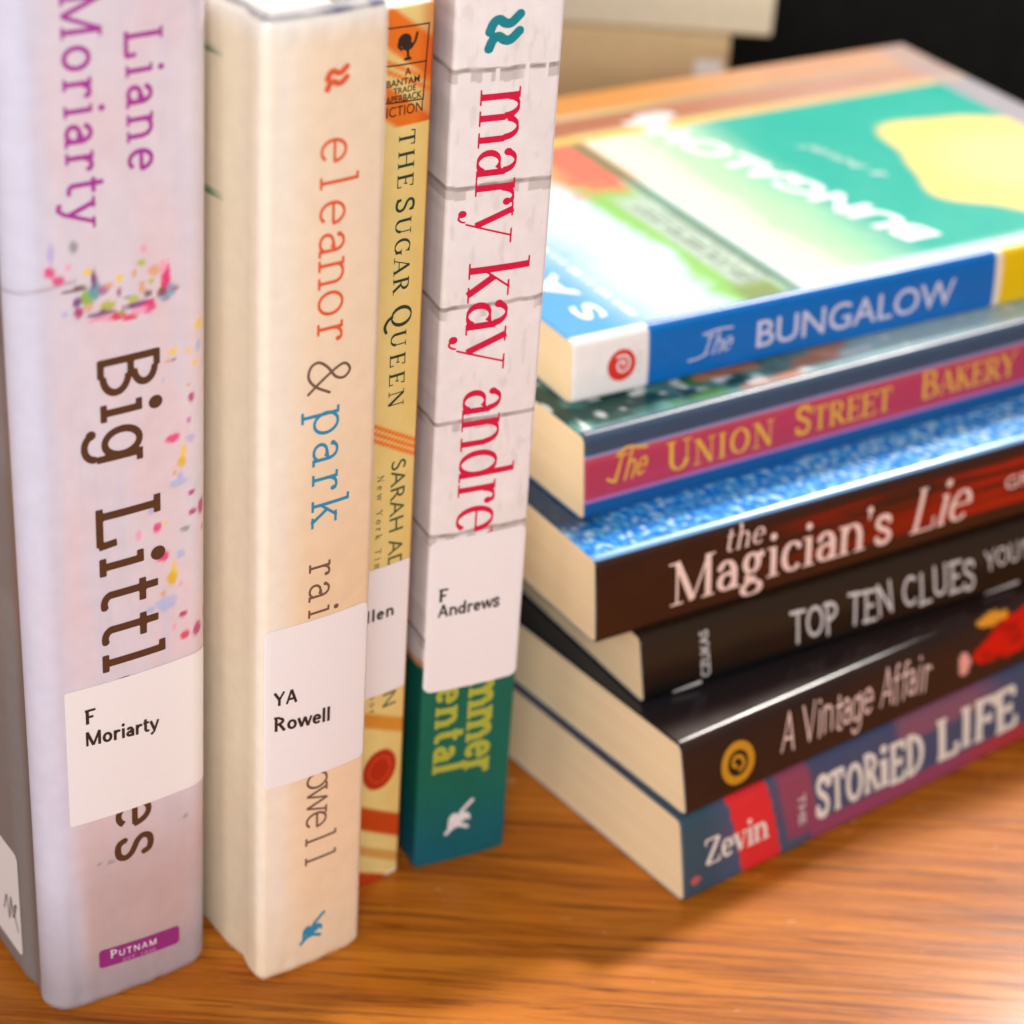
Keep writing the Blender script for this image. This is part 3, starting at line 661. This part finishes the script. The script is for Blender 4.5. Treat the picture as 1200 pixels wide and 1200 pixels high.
b3.down('title_lettering', lay_text('ugar', ROMAN, 2.7, 16.2, caps=1.0), DKG, 10.0, 165.4)
b3.down('title_lettering', lay_text('Q', ROMAN, 3.6), DKG, 9.8, 146.6)
b3.down('title_lettering', lay_text('ueen', ROMAN, 2.7, 17.2, caps=1.0), DKG, 9.9, 140.9)
b3.down('author_lettering', sans('SARAH ADDISON ALLEN', 3.9, 62), MIDG, 11.3, 110.9)
b3.down('award_lettering', lay_text('New York Times bestselling author', ROMAN, 1.1, 60), MIDG, 7.9, 108.5)
box = union(strokes_sd([[(1.2, 204.2), (16.2, 203.6)], [(16.2, 203.6), (15.4, 188.6)], [(1.2, 196.9), (15.8, 196.3)], [(1.2, 189.7), (15.4, 188.9)]], .28))
b3.shape('imprint_frame', box, (.8, 17, 188, 205.2), .14, BLACK)
roost = union(disc(10.6, 201.2, 1.5, 1.3), disc(11.3, 200.0, 1.2, .9), strokes_sd([spline([(12.2, 199.7), (13.0, 200.8), (13.4, 202.2)]), spline([(9.6, 201.6), (9.2, 200.3), (9.9, 199.5)]), [(11.3, 199.4), (11.5, 197.6)], [(10.8, 197.5), (12.0, 197.5)]], .55))
b3.shape('rooster_emblem', roost, (8, 15, 197, 203.5), .12, BLACK)
for t_, s_, c_, a_, l_ in (('A', 194.3, 1.5, 10.9, None), ('BANTAM', 192.5, 1.4, 6.8, 7.6), ('TRADE', 191.0, 1.2, 8.4, 5.2), ('PAPERBACK', 189.3, 1.4, 6.0, 9.0)):
    b3.across('imprint_lettering', sans(t_, c_, l_, bold=.012), BLACK, a_, s_)
b3.across('category_lettering', sans('FICTION', 2.1, 9.6), BLACK, 5.8, 186.5)
st = b3.sticker('call_label', (.6, 17.0, 53.0, 86.0), .5)
b3.across('lettering', plain('F', 3.0), BLACK, 2.4, 76.8, parent=st, lift=.36)
b3.across('lettering', plain('Allen', 3.0, 10.4), BLACK, 2.9, 72.9, parent=st, lift=.36)

def paint_brick(a, s, d, reg):
    n = fbm(a/6, s/9, 7); pos = np.where(reg == 0, -d, a)
    c = mix(fill(a.shape, lin(240, 233, 230)), lin(230, 219, 216), n*.8)
    c = mix(c, lin(205, 193, 188), step(.62, .8, fbm(a/1.6, s/5, 9))*.35)
    for i, (s0, tilt) in enumerate(((193.6, -.02), (169.6, .0), (143.6, .0), (117.3, .0), (90.0, .0), (63.5, 0))):
        y = s-s0-tilt*a-.25*(vnoise(pos*.35, s*0+i, 3)-.5)*2
        line = (1-step(.32, .62, np.abs(y)))*(.55+.45*vnoise(pos*.7, s*0+i*7, 11))
        c = mix(c, lin(134, 120, 112), line*.9)
        c = mix(c, lin(172, 158, 150), (y < 0)*(y > -2.4)*step(.5, .62, vnoise(pos*.42, s*0+i*5, 21))*.55)
    for (j0, s1, s2) in ((9.3, 188.5, 193.5), (15.6, 187.5, 194), (20, 190.5, 194)):
        c = mix(c, lin(238, 230, 226), (np.abs(a-j0) < .4)*(s > s1)*(s < s2)*(reg == 1))
    g = s+(-.22*a if False else 0)-np.where(reg == 1, 56.2-.12*a, 55.0)
    gr = 1-step(-.25, .25, g)
    c = mix(c, lin(226, 140, 60), (g > 0)*(g < 1.6)*.75)
    gc = mix(fill(a.shape, lin(14, 102, 82)), lin(12, 92, 110), 1-step(2, 26, s)); gc = mix(gc, lin(10, 86, 70), n*.5)
    c = c*(1-gr[:, None])+gc*gr[:, None]
    c = mix(c, lin(246, 242, 240), step(22.75, 23.1, a)*.8*(1-gr))
    return c
b4 = Book('paperback_book', 'white brick pattern paperback with crimson lettering and a teal green foot', (-17.06, 416.72, 0), 27.61, 23.2, 210, 134,
          paint_brick, M_SATIN, True, r=.9, bulge=.5, group=GRP_UP, fine=(.3, .32), side_fine=(40, 6))
CRIMSON = ink('crimson_ink', (212, 12, 66)); TEAL = ink('teal_ink', (10, 130, 140)); LIME = ink('yellow_green_ink', (168, 172, 62))
b4.down('author_lettering', lay_text('mary', DIDONE, 8.6, 32.0), CRIMSON, 5.9, 189.5)
b4.down('author_lettering', lay_text('kay', DIDONE, 9.2, 24.0), CRIMSON, 5.5, 153.2)
b4.down('author_lettering', lay_text('andrews', DIDONE, 8.7, 52.0), CRIMSON, 5.8, 124.6)
b4.down('title_lettering', lay_text('summer', CHUNK, 6.3, 38.0), LIME, 11.2, 62.0)
b4.down('title_lettering', lay_text('rental', CHUNK, 5.3, 29.0), LIME, 3.4, 55.3)
b4.shape('wave_emblem', place(wave, 6.7, 197.6, 7.2, 6.9), (6, 15, 196, 206), .16, TEAL)
b4.shape('winged_emblem', place(bird, 7.6, 8.4, 6.6, 8.2), (6.8, 15, 7.4, 17.6), .16, ink('white_ink', (226, 218, 220)))
st = b4.sticker('call_label', (.3, 22.9, 49.6, 89.0), 1.8)
b4.across('lettering', plain('F', 3.2), BLACK, 2.5, 73.3, parent=st, lift=.36)
b4.across('lettering', plain('Andrews', 3.2, 14.8), BLACK, 2.5, 69.4, parent=st, lift=.36)

# ================================================================== THE STACK (bottom to top)
Z0 = {}; z = 0.0
for n_, t_ in (('SL', 21.07), ('VA', 17.43), ('TT', 16.04), ('MG', 20.99), ('UN', 20.72), ('BU', 15.64)):
    Z0[n_] = z; z += t_+.3
IVORY = ink('ivory_ink', (226, 216, 204)); SILVER = ink('silver_ink', (196, 198, 222)); GOLD = ink('gold_ink', (226, 172, 58)); PINKISH = ink('pale_pink_ink', (242, 206, 194))
GREY = ink('grey_ink', (206, 198, 194)); OCHRE = ink('ochre_ink', (196, 138, 26)); RED = ink('red_ink', (214, 48, 40))

def paint_sl(a, s, d, reg):
    n = fbm(s/14, a/6, 3); c = mix(fill(a.shape, lin(70, 84, 108)), lin(92, 74, 100), step(.4, .7, n))
    c = mix(c, lin(50, 78, 88), (1-step(6, 14, s))*.8)
    x = s-(21-a)*.19
    c = mix(c, lin(222, 44, 48), step(14.0, 14.3, x)*(1-step(26.3, 26.6, x)))
    c = mix(c, lin(146, 66, 88), step(29, 30, x)*(1-step(39.2, 40, x))*step(2.5, 5, a)*.95)
    c = mix(c, lin(70, 76, 104), step(40, 41, x))
    lo = step(40, 41, s)*(1-step(5.2, 6.2, a)); c = mix(c, mix(fill(a.shape, lin(150, 66, 96)), lin(176, 56, 62), step(85, 110, s)), lo)
    c = mix(c, lin(136, 82, 98), step(68, 72, s)*(1-step(95, 112, s))*step(14.5, 16, a)*.9)
    c = mix(c, lin(220, 90, 90), (np.hypot((s-3.4)/1.5, (a-5)/1.0) < 1)*.8)
    c = mix(c, lin(70, 70, 86), (reg != 1)*1.0)
    return c
sl = Book('paperback_book', 'slate blue and maroon paperback with a red block, bottom of the stack on the table', (43.07, 414.22, Z0['SL']), 39.4, 21.07, 205, 132, paint_sl, M_SATIN, False, r=2.0, bulge=.6, skew=4.47, group=GRP_ST)
sl.along('author_lettering', lay_text('Zevin', BROMAN, 4.6, 19.8), IVORY, 6.3, 7.6)
sl.mark('title_lettering', sans('THE', 2.4, 8.0, bold=.01), GREY, lambda x, y: (14.6-x, 36.0+y*1.0))
sl.along('title_lettering', lay_text('STOR', CHUNK, 7.2, 21.8, jitter=.05), IVORY, 41.5, 6.3)
sl.along('title_lettering', lay_text('i', CHUNK, 7.4), IVORY, 63.0, 6.4)
sl.along('title_lettering', lay_text('ED', CHUNK, 7.2, 12.6, jitter=.04, seed=4), IVORY, 66.4, 6.4)
sl.along('title_lettering', lay_text('LIFE', CHUNK, 7.6, 30.0, jitter=.05, seed=9), IVORY, 83.0, 6.6)
sl.along('title_lettering', lay_text('OF', CHUNK, 7.6, 14.0, jitter=.05, seed=9), IVORY, 122.0, 6.6)

def paint_va(a, s, d, reg):
    c = mix(fill(a.shape, lin(40, 25, 21)), lin(50, 30, 24), fbm(s/12, a/5, 4))
    q = step(0, 1, 1-np.hypot((s-112)/17, (a-10.5-(s-112)*.10)/5.6)+.25*(fbm(s/4, a/3, 6)-.5))
    body = (1-np.hypot((s-113)/17, (a-10-(s-112)*.12)/(5.2+.05*(s-112)))+.3*(fbm(s/4, a/3, 6)-.5)) > 0
    c = mix(c, lin(214, 14, 8), body*(reg == 1)); c = mix(c, lin(120, 10, 8), body*(reg == 1)*step(.5, .7, fbm(s/5, a/2, 12))*.6)
    c = mix(c, lin(232, 150, 40), (np.hypot((s-103)/6, (a-15.6)/1.5)+.3*vnoise(s, a, 2) < 1.1)*(reg == 1))
    c = mix(c, lin(236, 160, 150), (np.hypot((s-92)/2.0, (a-7.5)/3.0) < 1)*(reg == 1))
    c = mix(c, lin(28, 33, 40), (reg != 1)*1.0)
    return c
va = Book('paperback_book', 'dark brown paperback with a gold ring emblem and a red shape on its spine', (41.57, 418.57, Z0['VA']), 39.57, 17.43, 203, 130, paint_va, M_DARK, False, r=2.0, bulge=.5, skew=4.57, group=GRP_ST)
va.along('title_lettering', lay_text('A Vintage Affair', IHAND, 6.3, 50.5, jitter=.09), PINKISH, 29.0, 5.8)
em = union(lambda X, Y: np.abs(np.hypot((X-8.2)/5.2, (Y-16.0)/5.2)-.80)*5.2-1.0, strokes_sd([spline([(6.4, 16.4), (7.6, 17.8), (9.4, 17.0), (9.8, 15.2), (8.4, 14.4), (7.4, 15.4)])], .9))
va.shape('ring_emblem', em, (2, 15, 9.5, 22.5), .2, OCHRE)

def paint_tt(a, s, d, reg):
    c = mix(fill(a.shape, lin(12, 12, 12)), lin(46, 32, 20), step(5.5, 10.5, a+1.5*(fbm(s/10, a/4, 5)-.5)))
    c = mix(c, lin(14, 13, 13), (reg != 1)*1.0)
    return c
tt = Book('paperback_book', 'black paperback with grey hand drawn lettering, third from the bottom of the stack', (31.1, 436.61, Z0['TT']), 33.4, 16.04, 203, 128, paint_tt, M_DARK, False, r=2.0, bulge=.4, skew=4.26, group=GRP_ST)
tt.along('title_lettering', lay_text('TOP TEN CLUES', HAND, 5.4, 58.5, jitter=.09, seed=3), GREY, 42.0, 4.0)
tt.along('title_lettering', lay_text("YOU'RE CLUELESS", HAND, 3.4, 50, jitter=.08, seed=5), GREY, 103.5, 7.0)
tt.mark('author_lettering', sans('CZUKAS', 2.6, 11.0, bold=.01), GREY, lambda x, y: (2.6+x, 18.6-y))
for s_, l_ in ((8.2, 8.0), (104, 11)):
    tt.shape('pencil_drawing', union(strokes_sd([[(.9, s_), (1.5, s_+l_)]], 1.0, False), lambda X, Y: sd_box(X, Y, .9, s_+l_*.72, 1.9, s_+l_*.76)), (.2, 2.4, s_-.4, s_+l_+.4), .15, GREY)

def paint_mg(a, s, d, reg):
    c = mix(fill(a.shape, lin(58, 30, 19)), lin(48, 26, 18), fbm(s/9, a/6, 2))
    br = fbm(s/30, a/1.6, 8); sp = step(40, 75, s+14*(br-.5))
    band = step(4.5, 6.5, a+2*(br-.5))*(1-step(17.2, 18.6, a+1.5*(br-.5)))
    c = mix(c, lin(134, 28, 12), sp*band*step(.25, .6, br)*.95); c = mix(c, lin(176, 34, 18), step(85, 125, s)*band*step(.5, .68, br)*.9)
    c = mix(c, lin(70, 30, 18), sp*band*(1-step(.3, .5, fbm(s/18, a/2.2, 15)))*.7)
    c = mix(c, lin(60, 36, 26), step(18.8, 19.4, a)*.8)
    u, v = (s+d)*.62, (s-d)*.62
    k = vnoise(np.floor(u)+.0, np.floor(v)+.0, 4); e = np.maximum(np.abs(u-np.floor(u)-.5), np.abs(v-np.floor(v)-.5))
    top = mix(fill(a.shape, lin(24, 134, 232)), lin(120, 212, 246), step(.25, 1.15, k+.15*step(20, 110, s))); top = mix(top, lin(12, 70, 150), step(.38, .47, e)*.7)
    top = mix(top, lin(200, 232, 246), step(.86, .98, k+.22*step(30, 120, s))*.85)  # tiles get paler towards the right: window glare painted into the mosaic
    top = mix(top, lin(20, 40, 66), step(9, 18, d+.12*s)*(1-step(4, 18, s))*.95)
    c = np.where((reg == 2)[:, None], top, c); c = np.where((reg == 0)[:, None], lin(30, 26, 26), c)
    c = np.where(((reg == 1) & (a > b_mgT-.75))[:, None], lin(120, 170, 215), c)  # pale line on the top front edge: highlight painted as colour
    return c
b_mgT = 20.99
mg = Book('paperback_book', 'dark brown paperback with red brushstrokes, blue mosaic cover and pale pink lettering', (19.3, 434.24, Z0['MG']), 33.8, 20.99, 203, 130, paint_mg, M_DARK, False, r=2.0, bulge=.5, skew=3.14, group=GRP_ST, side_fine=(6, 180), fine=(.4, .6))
mg.along('title_lettering', lay_text('the', IROMAN, 3.9, 11.5), PINKISH, 35.2, 14.2)
mg.along('title_lettering', lay_text('Maqician', ROMAN, 7.6, 57.5), PINKISH, 20.0, 4.6)
mg.along('title_lettering', lay_text("'s", ROMAN, 7.4, 8.5), PINKISH, 77.5, 4.6)
mg.along('title_lettering', lay_text('Lie', IROMAN, 8.0, 19.5), PINKISH, 91.0, 4.8)
mg.along('author_lettering', sans('GREER MACALLISTER', 3.5, 60), PINKISH, 122.5, 9.3)

def paint_un(a, s, d, reg):
    c = mix(fill(a.shape, lin(176, 56, 78)), lin(190, 62, 96), fbm(s/20, a/4, 3))
    c = mix(c, lin(196, 78, 82), step(13.8, 14.6, a)*.7)
    c = mix(c, lin(62, 76, 98), step(15.8, 16.1, a)); c = mix(c, lin(150, 140, 180), (np.abs(a-15.75) < .3)*.9)
    c = mix(c, lin(22, 84, 142), 1-step(4.5, 4.8, a)); c = mix(c, lin(170, 120, 180), (np.abs(a-4.85) < .4)*.9)
    n = fbm(s/7, d/5, 6); n2 = vnoise(s/3.2, d/2.4, 9)
    top = mix(fill(a.shape, lin(26, 70, 64)), lin(90, 140, 130), step(.45, .7, n))
    top = mix(top, lin(190, 214, 214), step(45, 100, s)*.85)
    top = mix(top, lin(226, 232, 230), step(.74, .82, n2)*.9)
    top = mix(top, lin(66, 120, 40), step(.62, .75, vnoise(s/8, d/4, 31))*(s > 28)*(s < 75)*.8)
    top = mix(top, lin(210, 130, 90), step(.66, .78, vnoise(s/7, d/4, 41))*(s > 30)*(s < 85)*.8)
    top = mix(top, lin(150, 200, 205), (1-step(2, 4, d))*.6)  # paler strip by the spine: edge highlight painted into the cover
    c = np.where((reg == 2)[:, None], top, c); c = np.where((reg == 0)[:, None], lin(24, 40, 66), c)
    return c
un = Book('paperback_book', 'raspberry pink spined paperback with gold lettering, just under the bright blue one', (15.07, 452.29, Z0['UN']), 34.69, 20.72, 207, 135, paint_un, M_GLOSS, False, r=2.0, bulge=.5, skew=2.74, group=GRP_ST, side_fine=(6, 120), fine=(.4, .7))
un.along('title_lettering', lay_text('The', SCRIPT, 4.4, 10.0), GOLD, 6.4, 8.4)
un.shape('title_lettering', strokes_sd([spline([(15.0, 9.0), (16.0, 11.5), (15.4, 14.5), (15.0, 17.0)]), spline([(9.4, 6.0), (8.6, 7.6), (10.2, 8.6), (13.0, 9.6)])], .7), (7.5, 17, 5, 18), .2, GOLD)
un.along('title_lettering', lay_text('Union', MROMAN, 5.2, 35.0, caps=.86), GOLD, 22.6, 7.0)
un.along('title_lettering', lay_text('Street', MROMAN, 5.0, 35.0, caps=.86), GOLD, 60.4, 7.4)
un.along('title_lettering', lay_text('Bakery', MROMAN, 5.0, 36.5, caps=.86), GOLD, 100.4, 7.8)

def paint_bu(a, s, d, reg):
    BLU, YEL, WH = lin(10, 106, 184), lin(232, 190, 8), lin(236, 230, 226)
    c = fill(a.shape, BLU); c = mix(c, lin(8, 98, 176), fbm(s/20, a/6, 2)*.6)
    c = mix(c, WH, 1-step(20.6, 20.9, s)); c = mix(c, YEL, step(128.4, 128.7, s)); c = mix(c, lin(236, 222, 200), (np.abs(s-127.4) < 1.0)*1.0)
    # front cover picture
    n = fbm(s/14, d/14, 5); n2 = fbm(s/5, d/5, 15)
    t = mix(fill(a.shape, lin(84, 160, 224)), lin(206, 226, 240), step(10, 34, s+8*(n-.5)))
    fol = step(.0, 1.0, (s-(40+10*step(60, 10, d)*0))/6+1.2*(n-.5))
    t = mix(t, lin(138, 196, 92), step(44, 52, s+14*(n-.5)+.04*d)*(1-step(60, 66, s)))
    t = mix(t, lin(226, 110, 84), step(42, 50, s+10*(n2-.5))*(1-step(70, 76, s))*step(66, 80, d+14*(n2-.5)))
    t = mix(t, lin(232, 170, 110), step(38, 44, s+10*(n2-.5))*(1-step(46, 54, s))*step(74, 90, d))
    t = mix(t, lin(186, 200, 190), step(52, 54, s)*(1-step(62, 65, s))*step(8, 12, d)*(1-step(62, 70, d))*.85)
    t = mix(t, lin(120, 96, 60), (step(48, 53, s)*(1-step(60, 64, s))*(1-step(6, 16, d)))*.6)
    t = mix(t, lin(66, 120, 66), step(62, 64, s+1.5*(n2-.5))*(1-step(66, 68, s))*.8)
    t = mix(t, lin(226, 232, 206), step(66.5, 69, s)); t = mix(t, lin(170, 226, 170), step(76, 88, s+8*(n-.5))*(1-step(95, 110, s))*.9)
    t = mix(t, lin(0, 172, 152), step(88, 112, s+6*(n-.5)-.02*d))
    rows = (np.abs((s/2.3) % 1-.5) < .24)
    t = mix(t, lin(110, 116, 108), rows*(vnoise(d*1.1, np.floor(s/2.3), 61) > .36)*step(53.5, 54.5, s)*(1-step(64, 65, s))*step(10, 11, d)*(1-step(58, 60, d+.9*(s-58)))*.75)
    t = mix(t, lin(244, 246, 248), (np.abs(s-21.0) < .9)*(vnoise(d*.9, s*0, 63) > .35)*step(6, 7, d)*.8)
    fx, fy = (s-176)/39, (d-46)/34; ang = np.arctan2(fy, fx); rr = np.hypot(fx, fy)
    t = mix(t, lin(240, 212, 124), 1-step(.96, 1.06, rr/(1+.09*np.cos(3*ang+.6)+.07*np.cos(5*ang+2.2)+.03*np.cos(9*ang))))
    t = mix(t, lin(248, 232, 160), (1-step(.3, .9, rr))*.6)
    t = mix(t, lin(226, 236, 236), (1-step(5, 9, d))*step(60, 90, s)*.8)
    bd = step(102.5, 104, d)
    t = mix(t, lin(236, 190, 96), bd*(1-step(107, 109, d)))
    t = mix(t, lin(170, 98, 60), step(107, 109.5, d)*(1-step(118, 121, d))); t = mix(t, lin(206, 134, 52), step(118, 123, d))
    t = mix(t, lin(206, 168, 150), bd*step(90, 170, s)*.6)
    t = mix(t, lin(164, 158, 164), step(193, 195, s)*(1-bd*.5)); t = mix(t, lin(224, 226, 230), (np.hypot((s-97)/7, (d-112)/3.2) < 1)*.9)
    c = np.where((reg == 2)[:, None], t, c); c = np.where((reg == 0)[:, None], lin(30, 96, 150), c)
    return c
bu = Book('paperback_book', 'glossy bright blue spined paperback with a flowery turquoise cover, topmost in the stack', (11.14, 467.36, Z0['BU']), 32.83, 15.64, 206, 135, paint_bu, M_GLOSS, False, r=2.0, bulge=.4, skew=1.39, group=GRP_ST, side_fine=(6, 190), fine=(.4, .7))
bu.along('title_lettering', lay_text('The', SCRIPT, 3.4, 9.0), SILVER, 35.0, 5.6)
bu.shape('title_lettering', strokes_sd([spline([(5.0, 32.0), (5.2, 35.0), (6.0, 37.4)]), spline([(10.9, 36.0), (11.4, 40.0), (11.2, 44.5)])], .5), (4, 13, 31, 46), .2, SILVER)
bu.along('title_lettering', sans('BUNGALOW', 7.1, 61.5, bold=.006), SILVER, 51.8, 4.5)
sw = bu.shape('round_emblem', disc(7.8, 13.2, 3.9, 3.9), (3, 13, 8, 18), .2, RED)
bu.shape('swirl', strokes_sd([spline([(7.6, 13.4), (8.4, 14.0), (8.9, 13.0), (8.1, 12.0), (6.8, 12.3), (6.2, 13.6), (7.0, 15.0), (8.8, 15.2), (10.1, 13.9), (10.0, 11.8)])], .55), (5, 11.5, 10, 17), .14, ink('white_mark_ink', (236, 226, 222)), parent=sw, lift=.2)
bu.mark('imprint_lettering', sans('PLUME', 1.0, 5.4), GREY, lambda x, y: (5.2+x, 18.6-y))
WHITE = ink('white_print', (240, 242, 242), .3)
bu.on_cover('author_lettering', sans('S A R A H  J I O', 7.2, 118, bold=.03), WHITE, lambda x, y: (15.2-y, 8.5+x))
bu.on_cover('cover_title_lettering', sans('BUNGALOW', 11.0, 98, bold=.04), WHITE, lambda x, y: (120.0-y-.24*x, 14.0+x))
bu.on_cover('cover_lettering', lay_text('a novel', SCRIPT, 3.4, 25), WHITE, lambda x, y: (133.0-y-.24*x, 51.0+x))

# ================================================================== PALE THICK BOOKS FAR BEHIND
GRP_BK = 'pale thick books piled in the background'
def paint_plain(rgb):
    return lambda a, s, d, reg: mix(fill(a.shape, lin(*rgb)), lin(*[v*.9 for v in rgb]), fbm(s/30, a/8, 3))
zb = 0
for i, (t_, x1, rgb, pg, lab) in enumerate((
        (36.5, 54, (150, 120, 84), PAGE_TAN, 'blurred tan thick book at the bottom of the pile behind the stack'),
        (35.5, 57, (176, 150, 110), PAGE_TAN, 'blurred tan thick book second up in the pile behind the stack'),
        (36.0, 58.5, (214, 186, 140), PAGE_TAN, 'blurred tan thick book under the cream one behind the stack'),
        (44.0, 71, (232, 220, 192), PAGE_PALE, 'blurred cream thick book on top of the pile behind the stack'))):
    bk = Book('thick_book', lab, (x1-225, 702-i*.6, zb), .6, t_, 225, 120, paint_plain(rgb), M_MATTE, False, r=2.0, bulge=.3, c=1.0, fine=(3, 12), page=pg, group=GRP_BK)
    if i == 2:
        bk.shape('paper_tag', lambda X, Y: sd_box(X, Y, 21, 214.5, 27.5, 223.5, .8), (20, 28.5, 213, 225), .5, WHITE)
    zb += t_+.3
